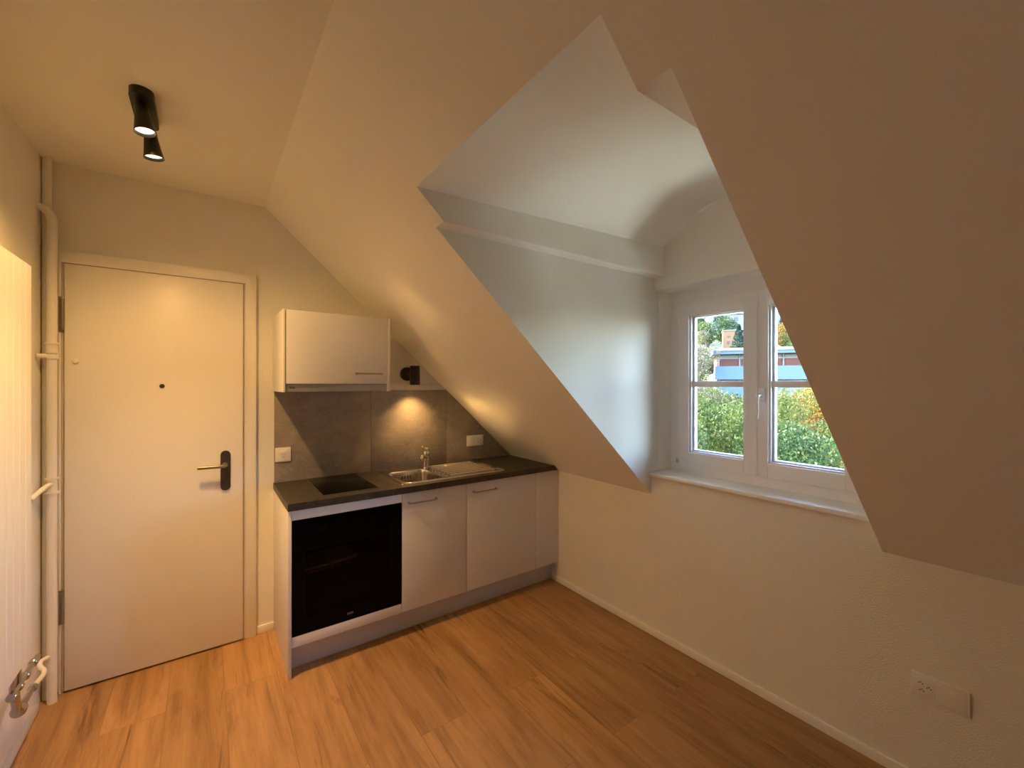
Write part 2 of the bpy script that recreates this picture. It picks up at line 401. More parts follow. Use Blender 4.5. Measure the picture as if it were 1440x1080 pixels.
# oven housing
c = thing('oven_cabinet', (1.47, -.28, 0), 'white kitchen base unit framing the black oven at the left end', 'cabinet')
obj('side_panel', box(B(), PL, PR, -.567, -.001, 0, .861, .0012), M['carcass'], c)
bb = B()
box(bb, PR, 1.766, -.02, -.002, .155, .858); box(bb, PR, 1.766, BY, -.02, .152, .168); box(bb, 1.751, 1.767, BY, -.02, .168, .858)
obj('carcass', bb, M['carcass'], c)
obj('filler_strip', box(B(), PR + .002, 1.766, FY, BY, .808, .859, .001), M['front'], c)
obj('filler_strip', box(B(), PR + .002, 1.766, FY, BY, .153, .2065, .001), M['front'], c)
# oven
ov = thing('built_in_oven', (1.472, -.56, .2075), 'built-in oven with black glass front and papers lying on the inner rack', 'oven')
x0, x1, z0, z1 = PR + .003, 1.765, .2085, .8065
wx0, wx1, wz0, wz1 = 1.245, 1.690, .285, .640
bb = B()
box(bb, x0 + .01, x0 + .03, -.50, -.05, z0 + .02, z1 - .02); box(bb, x1 - .03, x1 - .012, -.50, -.05, z0 + .02, z1 - .02)
box(bb, x0 + .03, x1 - .03, -.50, -.05, z0 + .02, z0 + .04); box(bb, x0 + .03, x1 - .03, -.50, -.05, .66, .68); box(bb, x0 + .03, x1 - .03, -.07, -.05, z0 + .04, .66)
obj('oven_cavity', bb, M['oven_inside'], ov, smooth=0)
bb = B()
box(bb, x0, x1, FY, -.535, z0, wz0); box(bb, x0, x1, FY, -.535, wz1, z1); box(bb, x0, wx0, FY, -.535, wz0, wz1); box(bb, wx1, x1, FY, -.535, wz0, wz1)
dr = obj('oven_door', bb, M['gloss_black'], ov, smooth=0, label='glossy black glass front')
obj('oven_window', box(B(), wx0, wx1, FY, FY + .004, wz0, wz1), M['oven_glass'], dr, smooth=0, label='smoked glass window')
bb = B(); box(bb, 1.455, 1.487, FY - .0008, FY, .2395, .2405); 
for k, w in ((0, .005), (.008, .003), (.013, .005), (.021, .004), (.027, .004)):
    box(bb, 1.456 + k, 1.456 + k + w, FY - .0008, FY, .244, .250)
obj('badge', bb, M['hinge'], dr)
for x in (1.330, 1.590):
    kb = B(); lathe(kb, [(.021, 0), (.021, .003), (.018, .005), (0, .005)], (x, FY, .745), (0, -1, 0), 28)
    obj('knob', kb, M['gloss_black'], ov)
rb = B()
for k in range(15):
    x = x0 + .04 + k * .037
    tube(rb, [(x, -.46, .485), (x, -.10, .485)], .0025, 6)
for y in (-.465, -.10): tube(rb, [(x0 + .03, y, .485), (x1 - .03, y, .485)], .004, 6)
obj('rack', rb, M['steel'], ov)
pb = B(); prism(pb, [(1.24, -.45, .489), (1.46, -.43, .489), (1.44, -.22, .489), (1.22, -.24, .489)], (0, 0, .012)); 
obj('booklet', pb, M['paper'], None, 'white booklet lying on the rack inside the oven, left one', 'booklet', smooth=0)
pb = B(); prism(pb, [(1.385, -.47, .502), (1.545, -.44, .502), (1.525, -.25, .502), (1.365, -.28, .502)], (0, 0, .016))
obj('booklet', pb, M['paper'], None, 'thicker white booklet on top inside the oven, right one', 'booklet', smooth=0)
# base units
for nm, a, b_, h0, h1, lab in (('base_cabinet', 1.768, 2.207, 1.810, 1.987, 'narrow white base cabinet directly right of the oven, under the sink'),
                               ('base_cabinet', 2.209, 2.786, 2.258, 2.432, 'wide white base cabinet under the sink drainer')):
    c = thing(nm, ((a + b_) / 2, -.28, .152), lab, 'cabinet')
    bb = B(); box(bb, a, a + .016, BY + .001, -.02, .152, .74); box(bb, b_ - .016, b_, BY + .001, -.02, .152, .74); box(bb, a + .016, b_ - .016, BY + .001, -.02, .152, .168)
    obj('carcass', bb, M['carcass'], c)
    dd = obj('cabinet_door', box(B(), a + .0012, b_ - .0012, FY, BY, .154, .857, .0012), M['front'], c)
    handle(dd, h0, h1, .800, FY)
fp = B(); prism(fp, [(2.788, FY, .154), (3.010, FY, .154), (3.010, FY, .843), (2.996, FY, .857), (2.788, FY, .857)], (0, .018, 0), .001)
obj('filler_panel', fp, M['front'], None, 'plain white filler panel between the last cabinet and the right wall', 'panel')
obj('plinth', box(B(), PR + .001, XR - .001, -.479, -.463, .001, .150, .001), M['plinth'], None, 'recessed greyish white plinth board running under the base cabinets', 'plinth')
# worktop with an opening for the bowl
wb = B(); WY, WX = -.580, 2.952
hx0, hx1, hy0, hy1 = 1.812, 2.092, -.497, -.150
def slab(x0, x1, y0, y1): box(wb, x0, x1, y0, y1, .8625, .9)
slab(1.160, hx0, WY, -.001); slab(hx1, 2.80, WY, -.001); slab(hx0, hx1, WY, hy0); slab(hx0, hx1, hy1, -.001)
prism(wb, [(2.80, WY, .8625), (2.985, WY, .8625), (2.949, WY, .9), (2.80, WY, .9)], (0, -.001 - WY, 0))
bmesh.ops.remove_doubles(wb, verts=wb.verts, dist=1e-4)
obj('worktop', wb, M['worktop'], None, 'dark slate-look worktop running from beside the door to the roof slope', 'worktop', smooth=0)
# induction hob
h = thing('hob', (1.49, -.27, .9), 'two-ring black glass hob set in the left of the worktop', 'hob')
obj('hob_glass', box(B(), 1.343, 1.642, -.512, -.028, .9005, .906, .0012), M['gloss_black'], h)
bb = B()
for a in ((1.338, 1.343, -.515, -.025), (1.642, 1.647, -.515, -.025), (1.338, 1.647, -.518, -.512), (1.338, 1.647, -.028, -.023)): box(bb, a[0], a[1], a[2], a[3], .9, .9055)
obj('hob_trim', bb, M['steel'], h, smooth=0)
# sink
s = thing('sink', (2.16, -.27, .9), 'stainless steel sink with square bowl and ribbed drainer', 'sink')
sx0, sx1, sy0, sy1 = 1.785, 2.545, -.517, -.032
def rrect(x0, x1, y0, y1, r, k=6):
    p = []
    for cx, cy, a0 in ((x1 - r, y1 - r, 0), (x0 + r, y1 - r, PI / 2), (x0 + r, y0 + r, PI), (x1 - r, y0 + r, 1.5 * PI)):
        for i in range(k + 1): a = a0 + PI / 2 * i / k; p.append((cx + r * math.cos(a), cy + r * math.sin(a)))
    return p
t = B()
o_r = rrect(sx0, sx1, sy0, sy1, .018); i_r = rrect(hx0 + .004, hx1 - .004, hy0 + .004, hy1 - .004, .045)
def ring(t, pts, z, grow=0):
    return [t.verts.new((x, y, z)) for x, y in pts]
lo = ring(t, rrect(sx0, sx1, sy0, sy1, .018), .9); mid = ring(t, rrect(sx0 + .002, sx1 - .002, sy0 + .002, sy1 - .002, .017), .9055)
hi = ring(t, rrect(sx0 + .007, sx1 - .007, sy0 + .007, sy1 - .007, .014), .9055); inn = ring(t, rrect(sx0 + .010, sx1 - .010, sy0 + .010, sy1 - .010, .012), .9030)
def bridge(t, a, b):
    n = len(a)
    for i in range(n): t.faces.new((a[i], a[(i + 1) % n], b[(i + 1) % n], b[i]))
bridge(t, lo, mid); bridge(t, mid, hi); bridge(t, hi, inn)
r0 = ring(t, rrect(hx0 - .004, hx1 + .004, hy0 - .004, hy1 + .004, .050), .9030); 
r1 = ring(t, rrect(hx0 + .0, hx1 - .0, hy0 + .0, hy1 - .0, .047), .9050); r2 = ring(t, rrect(hx0 + .005, hx1 - .005, hy0 + .005, hy1 - .005, .045), .9020)
es = []
for L_ in (inn, r0):
    for i in range(len(L_)):
        a, b_ = L_[i], L_[(i + 1) % len(L_)]
        es.append(t.edges.get((a, b_)) or t.edges.new((a, b_)))
bmesh.ops.triangle_fill(t, edges=es, use_beauty=True)
bridge(t, r0, r1); bridge(t, r1, r2)
prev = r2
for ins, z in ((.008, .88), (.012, .80), (.016, .765), (.026, .752), (.045, .748)):
    cur = ring(t, rrect(hx0 + ins, hx1 - ins, hy0 + ins, hy1 - ins, max(.045 - ins * .2, .03)), z); bridge(t, prev, cur); prev = cur
t.faces.new(prev)
bmesh.ops.recalc_face_normals(t, faces=t.faces)
obj('basin', t, M['steel'], s, smooth=50)
bb = B()
for k in range(8):
    y = -.105 - k * .048
    tube(bb, [(2.145, y, .9020), (2.155, y, .9045), (2.49, y, .9045), (2.50, y, .9020)], .0058, 10)
obj('drainer_ribs', bb, M['steel'], s)
bb = B(); lathe(bb, [(.040, 0), (.040, .002), (.034, .003), (.030, .001), (0, .001)], (1.95, -.32, .748), (0, 0, 1), 28)
obj('drain_strainer', bb, M['chrome'], s)
bb = B()
for x in (1.925, 1.945, 1.965, 1.985): stadium(bb, x, -.1635, -.1605, .862, .007, .020)
obj('overflow', bb, M['dark_hole'], s, label='dark overflow slots')
for k in range(5): obj('drainer_stud', lathe(B(), [(.005, 0), (.004, .003), (0, .0035)], (2.118, -.235 - k * .052, .903), (0, 0, 1), 12), M['chrome'], s)
# mixer tap
f = thing('mixer_tap', (2.118, -.125, .903), 'chrome single-lever mixer tap behind the sink bowl', 'tap')
fx, fy = 2.118, -.125
bb = B(); lathe(bb, [(.027, 0), (.027, .006), (.023, .010), (.0215, .03), (.0225, .075), (.024, .10), (.0235, .118), (.018, .128), (0, .130)], (fx, fy, .903), (0, 0, 1), 28)
obj('tap_body', bb, M['chrome'], f)
bb = B(); tube(bb, curve([(fx, fy, .975), (fx - .035, fy - .045, .990), (fx - .07, fy - .092, 1.004), (fx - .082, fy - .108, 1.004), (fx - .086, fy - .114, .992)], 5), [.017] * 5 + [.0155] * 5 + [.0145] * 5 + [.0135] * 6, 16)
lathe(bb, [(.0125, 0), (.0125, .014)], (fx - .086, fy - .114, .994), (0, 0, -1), 18)
obj('tap_spout', bb, M['chrome'], f)
bb = B(); lathe(bb, [(.0225, 0), (.022, .016), (.015, .024), (0, .026)], (fx, fy, 1.030), (-.12, -.15, 1), 24)
tube(bb, [(fx, fy, 1.050), (fx - .025, fy - .032, 1.060), (fx - .070, fy - .092, 1.074)], [.0085, .0065, .0045], 12)
obj('tap_lever', bb, M['chrome'], f)
# wall panels behind the worktop
sp = thing('splashback', (2.05, 0, .9), 'taupe stone splashback in three panels above the worktop', 'splashback')
Y1 = -.010
for pts in ([(1.165, .9005), (1.7555, .9005), (1.7555, 1.466), (1.165, 1.466)], [(1.7585, .9005), (2.3385, .9005), (2.3385, 1.4655), (1.7585, 1.4655)],
            [(2.3415, .9005), (2.951, .9005), (2.3415, 1.461)]):
    obj('stone_panel', prism(B(), [(x, Y1, z) for x, z in pts], (0, .009, 0), .0007), M['tile'], sp)
for jx in (1.757, 2.340): obj('joint', box(B(), jx - .0025, jx + .0025, -.006, -.001, .9005, 1.462), M['rubber'], sp, smooth=0)
sb = B(); prism(sb, [(2.949, Y1, .9005), (2.955, Y1, .9005), (2.955, WY, .9005), (2.949, WY, .9005)], (0, 0, .005)); 
obj('sealant_joint', sb, M['pipe'], None, 'thin pale sealant line where the worktop meets the slope', 'sealant', smooth=0)
# white board above the splashback
sb = B(); prism(sb, [(1.745, -.014, 1.467), (xs(1.467) - .002, -.014, 1.467), (xs(1.512) - .002, -.014, 1.512), (1.745, -.014, 1.512)], (0, .0135, 0), .001)
obj('cover_strip', sb, M['carcass'], None, 'narrow white strip on top of the splashback under the black wall light', 'strip')
# wall cabinet
c = thing('wall_cabinet', (1.453, -.21, 1.466), 'white wall cabinet with one flap door beside the roof slope', 'cabinet')
bb = B(); box(bb, 1.163, 1.169, -.408, -.001, 1.466, 1.912, .001); box(bb, 1.7255, 1.743, -.430, -.001, 1.466, 1.912, .001)
box(bb, 1.169, 1.7255, -.408, -.001, 1.896, 1.912, .001); box(bb, 1.169, 1.7255, -.408, -.001, 1.51, 1.526, .001); box(bb, 1.169, 1.7255, -.02, -.001, 1.526, 1.896)
obj('carcass', bb, M['carcass'], c)
obj('side_panel', box(B(), 1.157, 1.1685, -.430, -.001, 1.466, 1.914, .001), M['carcass'], c)
dd = obj('cabinet_door', box(B(), 1.1725, 1.7235, -.430, -.411, 1.512, 1.910, .0012), M['front'], c)
handle(dd, 1.540, 1.686, 1.572, -.430)
# hood
c = thing('extractor_hood', (1.447, -.2, 1.467), 'flat grey extractor hood slotted in under the white wall cabinet', 'hood')
obj('hood_body', box(B(), 1.1695, 1.7245, -.420, -.012, 1.468, 1.509, .0015), M['hood'], c)
bb = B()
for k in range(3): box(bb, 1.190 + k * .009, 1.197 + k * .009, -.4215, -.420, 1.486, 1.492)
obj('badge', bb, M['black'], c, smooth=0)
obj('grease_filter', box(B(), 1.25, 1.65, -.37, -.08, 1.4665, 1.468), M['steel'], c, smooth=0)
# wall light
w = thing('wall_light', (2.02, -.001, 1.583), 'black swivelling wall light shining down on the tap', 'lamp')
bb = B(); lathe(bb, [(.050, 0), (.050, .020), (.047, .023), (0, .023)], (2.018, 0, 1.583), (0, -1, 0), 36)
obj('wall_mount', bb, M['black'], w)
bb = B(); tube(bb, [(2.018, -.023, 1.583), (2.026, -.115, 1.582)], .012, 14); obj('arm', bb, M['black'], w)
hx, hy = 2.030, -.135; ax = Vector((.03, .04, -1)).normalized(); top = Vector((hx - .004, hy, 1.640))
bb = B(); lathe(bb, [(0, 0), (.030, 0), (.034, .004), (.036, .05), (.036, .135), (.0335, .135), (.0335, .118), (0, .118)], top, ax, 36)
hd = obj('lamp_head', bb, M['black'], w)
bb = B(); lathe(bb, [(.031, .119), (.031, .121), (0, .122)], top, ax, 28); obj('bulb', bb, M['bulb'], hd)

# ------------------------------------------------------------------ sockets and switches
def outlet(name, cx, cz, w, h, label, axis, wall, inserts):
    """axis 'y': on the back wall; axis 'x': on the knee wall"""
    if axis == 'y': P = lambda u, d_, v: (cx + u, wall - d_, cz + v)
    else: P = lambda u, d_, v: (wall - d_, cx - u, cz + v)
    t_ = thing(name, P(0, 0, 0), label, 'socket')
    def bx(bm, u0, u1, v0, v1, d0, d1, bev=0):
        a = P(u0, d0, v0); b_ = P(u1, d1, v1)
        box(bm, min(a[0], b_[0]), max(a[0], b_[0]), min(a[1], b_[1]), max(a[1], b_[1]), min(a[2], b_[2]), max(a[2], b_[2]), bev); return bm
    obj('cover_plate', bx(B(), -w / 2, w / 2, -h / 2, h / 2, 0, .010, .002), M['white_plastic'], t_)
    for kind_, u, v, sz in inserts:
        if kind_ == 'rocker': obj('rocker', bx(B(), u - sz[0] / 2, u + sz[0] / 2, v - sz[1] / 2, v + sz[1] / 2, .010, .0145, .0015), M['white_plastic'], t_)
        if kind_ == 'blank': obj('blank_cover', bx(B(), u - sz[0] / 2, u + sz[0] / 2, v - sz[1] / 2, v + sz[1] / 2, .010, .0112, .0005), M['white_plastic'], t_)
        if kind_ == 'socket':
            fc = obj('socket_face', bx(B(), u - sz[0] / 2, u + sz[0] / 2, v - sz[1] / 2, v + sz[1] / 2, .010, .0115, .0006), M['white_plastic'], t_)
            hb_ = B()
            n_ = sz[2]
            for k in range(n_):
                cu, cv = ((0, 0), (0, 0), (0, 0))[k][0], 0
                if n_ == 3: cu, cv = ((-.011, .013), (.012, .004), (-.008, -.013))[k]
                for du, dv in ((-.0055, -.001), (.0055, -.001), (0, .0035)):
                    q = P(u + cu + du, .0118, v + cv + dv); axv = (0, -1, 0) if axis == 'y' else (-1, 0, 0)
                    lathe(hb_, [(.0021, -.001), (.0021, .0004), (0, .0004)], q, axv, 10)
            obj('pin_holes', hb_, M['dark_hole'], fc)
            if n_ == 1:
                rb_ = B(); axv = (0, -1, 0) if axis == 'y' else (-1, 0, 0)
                lathe(rb_, [(.0155, -.0002), (.0155, .0012), (.0135, .0012), (.0135, -.0002)], P(u, .0115, v), axv, 24)
                obj('socket_rim', rb_, M['carcass'], fc)
    return t_
outlet('socket_outlet', 1.212, 1.072, .086, .086, 'square white switch and socket plate at the left end of the splashback', 'y', -.0105,
       [('rocker', -.0, .014, (.034, .020)), ('socket', 0, -.016, (.036, .024, 1))])
outlet('socket_outlet', 2.594, 1.053, .152, .086, 'wide white switch and socket plate on the splashback right of the tap', 'y', -.0105,
       [('rocker', -.040, 0, (.034, .052)), ('socket', .034, 0, (.055, .060, 3))])
outlet('socket_outlet', -2.641, .380, .154, .088, 'white triple socket low on the right wall beneath the window', 'x', XR,
       [('socket', -.040, 0, (.058, .060, 3)), ('blank', .038, 0, (.060, .060))])

# ------------------------------------------------------------------ window
wn = thing('window_1', (3.20, -1.925, .98), 'white two-sash dormer window with horizontal glazing bars', kind='structure')
def frame(bm, x0, x1, y0, y1, z0, z1, wl, wr, wb_, wt, bev=.002):
    """rectangular ring, y0 > y1 (left, right)"""
    box(bm, x0, x1, y0 - wl, y0, z0, z1, bev); box(bm, x0, x1, y1, y1 + wr, z0, z1, bev)
    box(bm, x0, x1, y1 + wr, y0 - wl, z0, z0 + wb_, bev); box(bm, x0, x1, y1 + wr, y0 - wl, z1 - wt, z1, bev); return bm
FT = 2.085
obj('window_frame', frame(B(), 3.176, 3.250, -1.413, -2.450, .9575, FT, .062, .062, .0935, .095), M['pvc'], wn)
def sash(y0, y1, wl, wr, name):
    z0, z1 = 1.033, 2.000
    bm = B(); wb_, wt = .072, .078
    frame(bm, 3.158, 3.225, y0, y1, z0, z1, wl, wr, wb_, wt, .003)
    sh = obj(name, bm, M['pvc'], wn)
    a, b_, c_, e = y0 - wl, y1 + wr, z0 + wb_, z1 - wt
    bm = B(); frame(bm, 3.172, 3.192, a + .001, b_ - .001, c_ - .001, e + .001, .009, .009, .009, .009, .0015)
    frame(bm, 3.198, 3.222, a + .001, b_ - .001, c_ - .001, e + .001, .019, .019, .017, .017, .002)
    obj('glazing_bead', bm, M['pvc'], sh)
    obj('window_pane', box(B(), 3.1945, 3.1965, b_, a, c_, e), M['pane'], sh, smooth=0)
    bm = B(); box(bm, 3.182, 3.1944, b_, a, 1.496, 1.530, .004); box(bm, 3.1966, 3.209, b_, a, 1.496, 1.530, .004)
    obj('glazing_bar', bm, M['pvc'], sh)
    return sh
sL = sash(-1.476, -1.9045, .069, .040, 'window_sash')
sR = sash(-1.9065, -2.388, .080, .076, 'window_sash')
bm = B(); box(bm, 3.146, 3.160, -1.937, -1.902, 1.035, 1.998, .004); obj('meeting_strip', bm, M['pvc'], wn)
hb = B(); 
box(hb, 3.148, 3.158, -1.975, -1.943, 1.420, 1.492, .004)
lathe(hb, [(.012, 0), (.011, .010), (.008, .014), (.008, .042)], (3.148, -1.958, 1.455), (-1, 0, 0), 18)
tube(hb, curve([(3.110, -1.958, 1.460), (3.106, -1.958, 1.440), (3.110, -1.956, 1.40), (3.113, -1.956, 1.36), (3.108, -1.956, 1.335)], 5), [.009] * 6 + [.0078] * 8 + [.0065] * 7, 12)
obj('window_handle', hb, M['white_handle'], wn)
hb = B(); box(hb, 3.150, 3.160, -1.479, -1.470, 1.875, 1.945, .002); obj('hinge', hb, M['pvc'], wn)
hb = B(); box(hb, 3.150, 3.160, -1.479, -1.468, 1.035, 1.060, .002); obj('hinge', hb, M['nickel'], wn)
bm = B(); box(bm, 2.990, 3.177, YR + .003, YL - .005, .957, .980, .005, 3); obj('window_sill', bm, M['white_wood'], wn)

# ------------------------------------------------------------------ radiator and heating pipes
r = thing('radiator', (.235, -1.2, .45), 'tall white ribbed panel radiator on the left wall', 'radiator')
ry0, ry1, rz0, rz1, rx = -.55, -1.32, .462, 1.968, .272
t = B(); n = 12; dy = (ry1 - ry0) / n; prof = [(ry0, rx - .006)]
for k in range(n):
    y = ry0 + dy * k
    prof += [(y + dy * .02, rx - .0012), (y + dy * .06, rx), (y + dy * .94, rx), (y + dy * .98, rx - .0012)]
prof += [(ry1, rx - .006), (ry1, rx - .05), (ry0, rx - .05)]
prism(t, [(x, y, rz0) for y, x in prof], (0, 0, rz1 - rz0))
obj('radiator_panel', t, M['radiator'], r, smooth=20)
for y in (-.75, -1.15):
    for z in (.65, 1.75): obj('wall_bracket', box(B(), XL, rx - .05, y - .02, y + .02, z - .03, z + .03), M['hinge'], r, smooth=0)
vb = B()
tube(vb, [(.243, -.34, .352), (.246, -.66, .368)], .010, 14)
for y in (-.40, -.50, -.575, -.64):
    tube(vb, [(.244, y + .014, .356), (.244, y + .009, .356), (.244, y - .009, .356), (.244, y - .014, .356)], [.011, .0155, .0155, .011], 14)
    if y < -.56: tube(vb, [(.244, y, .352), (.244, y, .462)], .0085, 10)
obj('valve_manifold', vb, M['valve'], r, label='chrome manifold under the panel')
vb = B()
tube(vb, [(.233, -.348, .229), (.2335, -.354, .231), (.2355, -.380, .238), (.236, -.387, .240)], [.011, .015, .015, .011], 14)
tube(vb, [(.236, -.385, .240), (.245, -.50, .262), (.247, -.60, .282)], [.010, .011, .013], 14)
lathe(vb, [(0, 0), (.016, .002), (.0215, .012), (.0225, .040), (.018, .050), (0, .052)], (.246, -.555, .268), (.05, -.95, .1), 20)
tube(vb, [(.246, -.60, .282), (.246, -.62, .352)], .013, 12)
obj('radiator_valve', vb, M['valve'], r, label='angled chrome valve')
hp = thing('heating_pipe', (.232, -.082, 0), 'thick white heating pipe with collars standing beside the door frame', 'pipe')
bb = B(); R1 = .0185
tube(bb, [(.232, -.082, 0), (.232, -.082, 1.2), (.232, -.082, 2.2)] + curve([(.232, -.082, 2.24), (.231, -.080, 2.285), (.222, -.072, 2.315), (.205, -.068, 2.335), (.183, -.066, 2.345)], 4), R1, 22)
obj('pipe_run', bb, M['pipe'], hp)
bb = B(); lathe(bb, [(.0245, 0), (.0245, .006), (.0205, .006), (.0205, .042), (.0245, .042), (.0245, .050)], (.232, -.082, 1.655), (0, 0, 1), 26)
tube(bb, [(.232, -.082, 1.628), (.232, -.082, 1.650)], .024, 22); tube(bb, [(.232, -.085, 1.640), (.187, -.115, 1.640)], .011, 14)
obj('pipe_clamp', bb, M['pipe'], hp)
bb = B()
for z in (.995, 1.062): tube(bb, [(.232, -.082, z - .004), (.232, -.082, z + .004)], .0255, 22)
tube(bb, curve([(.232, -.090, 1.035), (.222, -.115, 1.032), (.205, -.150, 1.015), (.186, -.185, .990)], 5), .0105, 14)
obj('pipe_branch', bb, M['pipe'], hp)
bb = B(); tube(bb, curve([(.232, -.085, .226), (.219, -.105, .228), (.207, -.135, .230), (.210, -.158, .222), (.224, -.168, .204), (.229, -.20, .200), (.228, -.28, .210), (.233, -.355, .231)], 5), .0095, 14)
obj('radiator_connection', bb, M['pipe'], hp)
hp = thing('heating_pipe', (.2035, -.030, 0), 'thinner white heating pipe behind the thick one, up to the ceiling', 'pipe')
bb = B(); tube(bb, [(.2045, -.030, .001), (.2045, -.030, 1.3), (.2045, -.030, ZC)], .0165, 20); obj('pipe_run', bb, M['pipe'], hp)
bb = B(); tube(bb, [(.2045, -.030, 1.575), (.2045, -.030, 1.583)], .0195, 20); obj('pipe_collar', bb, M['pipe'], hp)

# ------------------------------------------------------------------ ceiling spotlight
def ceiling_lamp(name, px, py, label, heads, light_power, col):
    L_ = thing(name, (px, py, ZC), label, 'lamp')
    bb = B(); pts = []
    wv, lh = .036, .140
    for k in range(13): a = -PI / 2 + PI * k / 12; pts.append((px + wv * math.sin(a), py + lh - wv + wv * math.cos(a), ZC - .028))
    for k in range(13): a = PI / 2 + PI * k / 12; pts.append((px + wv * math.sin(a), py - lh + wv + wv * math.cos(a), ZC - .028))
    prism(bb, pts, (0, 0, .0275)); obj('ceiling_mount', bb, M['black'], L_)
    for (jx, jy, hx_, hy_, hz_, ax) in heads:
        ax = Vector(ax).normalized(); base = Vector((hx_, hy_, hz_))
        a_ = B(); tube(a_, [(jx, jy, ZC - .028), (jx, jy, ZC - .05), tuple(base + ax * .02)], .011, 12); obj('arm', a_, M['black'], L_)
        b_ = B(); lathe(b_, [(0, 0), (.018, .0), (.021, .003), (.0225, .030), (.030, .085), (.0335, .104), (.0318, .104), (.0285, .090), (0, .090)], base, ax, 36)
        hd = obj('lamp_head', b_, M['black'], L_)
        b_ = B(); lathe(b_, [(.0280, .0905), (.0285, .093), (.018, .096), (0, .097)], base, ax, 28); obj('bulb', b_, M['bulb'], hd)
        for nm_, pw, sz_, bl_ in (('spot_spill', .62, 160, .9), ('spot_beam', 1.95, 84, 1.0)):
          ld = bpy.data.lights.new(nm_, 'SPOT'); ld.energy = light_power * pw; ld.color = col; ld.spot_size = math.radians(sz_); ld.spot_blend = bl_; ld.shadow_soft_size = .018
          lo_ = bpy.data.objects.new('spot_beam', ld); COL.objects.link(lo_); lo_.parent = hd
          lo_.location = base + ax * .110 - ORG[hd.name]; lo_.rotation_euler = ax.to_track_quat('-Z', 'Y').to_euler()
WARM = (1.0, .555, .175)
ceiling_lamp('ceiling_spotlight', .630, -.815, 'black twin-head ceiling spotlight above the door', 
             [(.630, -.885, .626, -.885, 2.553, (.12, -.10, -1)), (.630, -.745, .642, -.775, 2.515, (.12, .03, -1))], 38, WARM)
ld = bpy.data.lights.new('wall_beam', 'SPOT'); ld.energy = 21; ld.color = WARM; ld.spot_size = math.radians(110); ld.spot_blend = 1.0; ld.shadow_soft_size = .02
lo_ = bpy.data.objects.new('wall_beam', ld); COL.objects.link(lo_); lo_.parent = hd0 = w
axw = Vector((.06, .0, -1)).normalized()
lo_.location = top + ax * .130 - ORG[w.name]; lo_.rotation_euler = axw.to_track_quat('-Z', 'Y').to_euler()

# ------------------------------------------------------------------ outside
CAM = Vector((.8227, -2.9869, 1.5142))
FWD = Vector((.584, .811, 0)); RGT = Vector((.811, -.584, 0))
def out(depth, side, z=0): return CAM.xy.to_3d() + FWD * depth + RGT * side + Vector((0, 0, z))
def hill_z(dep, sd=0):
    if dep < 62: return -9.5 + .02 * dep
    return -8.3 + (dep - 62) * .335 + 1.5 * math.sin(dep * .05 + sd * .04)
def leaf_mat(name, cols, rough=.6):
    m, nt, b = new_mat(name); L = nt.links.new
    tc = N(nt, 'ShaderNodeTexCoord'); n = N(nt, 'ShaderNodeTexNoise'); n.inputs['Scale'].default_value = 1.1; n.inputs['Detail'].default_value = 8; n.inputs['Roughness'].default_value = .8
    L(tc.outputs['Object'], n.inputs['Vector'])
    oi = N(nt, 'ShaderNodeObjectInfo'); ad = N(nt, 'ShaderNodeMath', operation='MULTIPLY_ADD'); ad.inputs[1].default_value = .28; 
    L(oi.outputs['Random'], ad.inputs[0]); L(n.outputs['Fac'], ad.inputs[2])
    r = N(nt, 'ShaderNodeValToRGB'); e = r.color_ramp.elements
    e[0].position = .45; e[0].color = (*cols[0], 1); e[1].position = .82; e[1].color = (*cols[-1], 1)
    for i, c in enumerate(cols[1:-1]): x = e.new(.45 + .37 * (i + 1) / (len(cols) - 1)); x.color = (*c, 1)
    L(ad.outputs[0], r.inputs['Fac']); L(r.outputs['Color'], b.inputs['Base Color']); setp(b, rough=rough, spec=.2)
    tl = N(nt, 'ShaderNodeBsdfTranslucent'); L(r.outputs['Color'], tl.inputs['Color'])
    mx = N(nt, 'ShaderNodeMixShader'); mx.inputs[0].default_value = .4; outn = nt.nodes['Material Output']
    L(b.outputs[0], mx.inputs[1]); L(tl.outputs[0], mx.inputs[2]); L(mx.outputs[0], outn.inputs[0])
    return m
LM = {
 'green': leaf_mat('green leaves', [(0.0062, 0.0204, 0.0082), (0.0204, 0.0451, 0.0122), (0.0532, 0.0737, 0.0204)]),
 'lime': leaf_mat('lime leaves', [(0.0164, 0.0327, 0.0062), (0.0491, 0.0695, 0.0122), (0.1064, 0.1064, 0.0246)]),
 'dark': leaf_mat('dark evergreen leaves', [(0.0033, 0.0122, 0.0082), (0.0122, 0.0307, 0.0204), (0.0287, 0.0532, 0.0327)]),
 'gold': leaf_mat('golden autumn leaves', [(0.0532, 0.0287, 0.0040), (0.1064, 0.0655, 0.0082), (0.1473, 0.1064, 0.0246)]),
 'pale': leaf_mat('pale dry leaves', [(0.0327, 0.0307, 0.0204), (0.0614, 0.0573, 0.0368), (0.1064, 0.0982, 0.0695)]),
}
M['bark'] = simple('bark', (.16, .11, .08), .8)
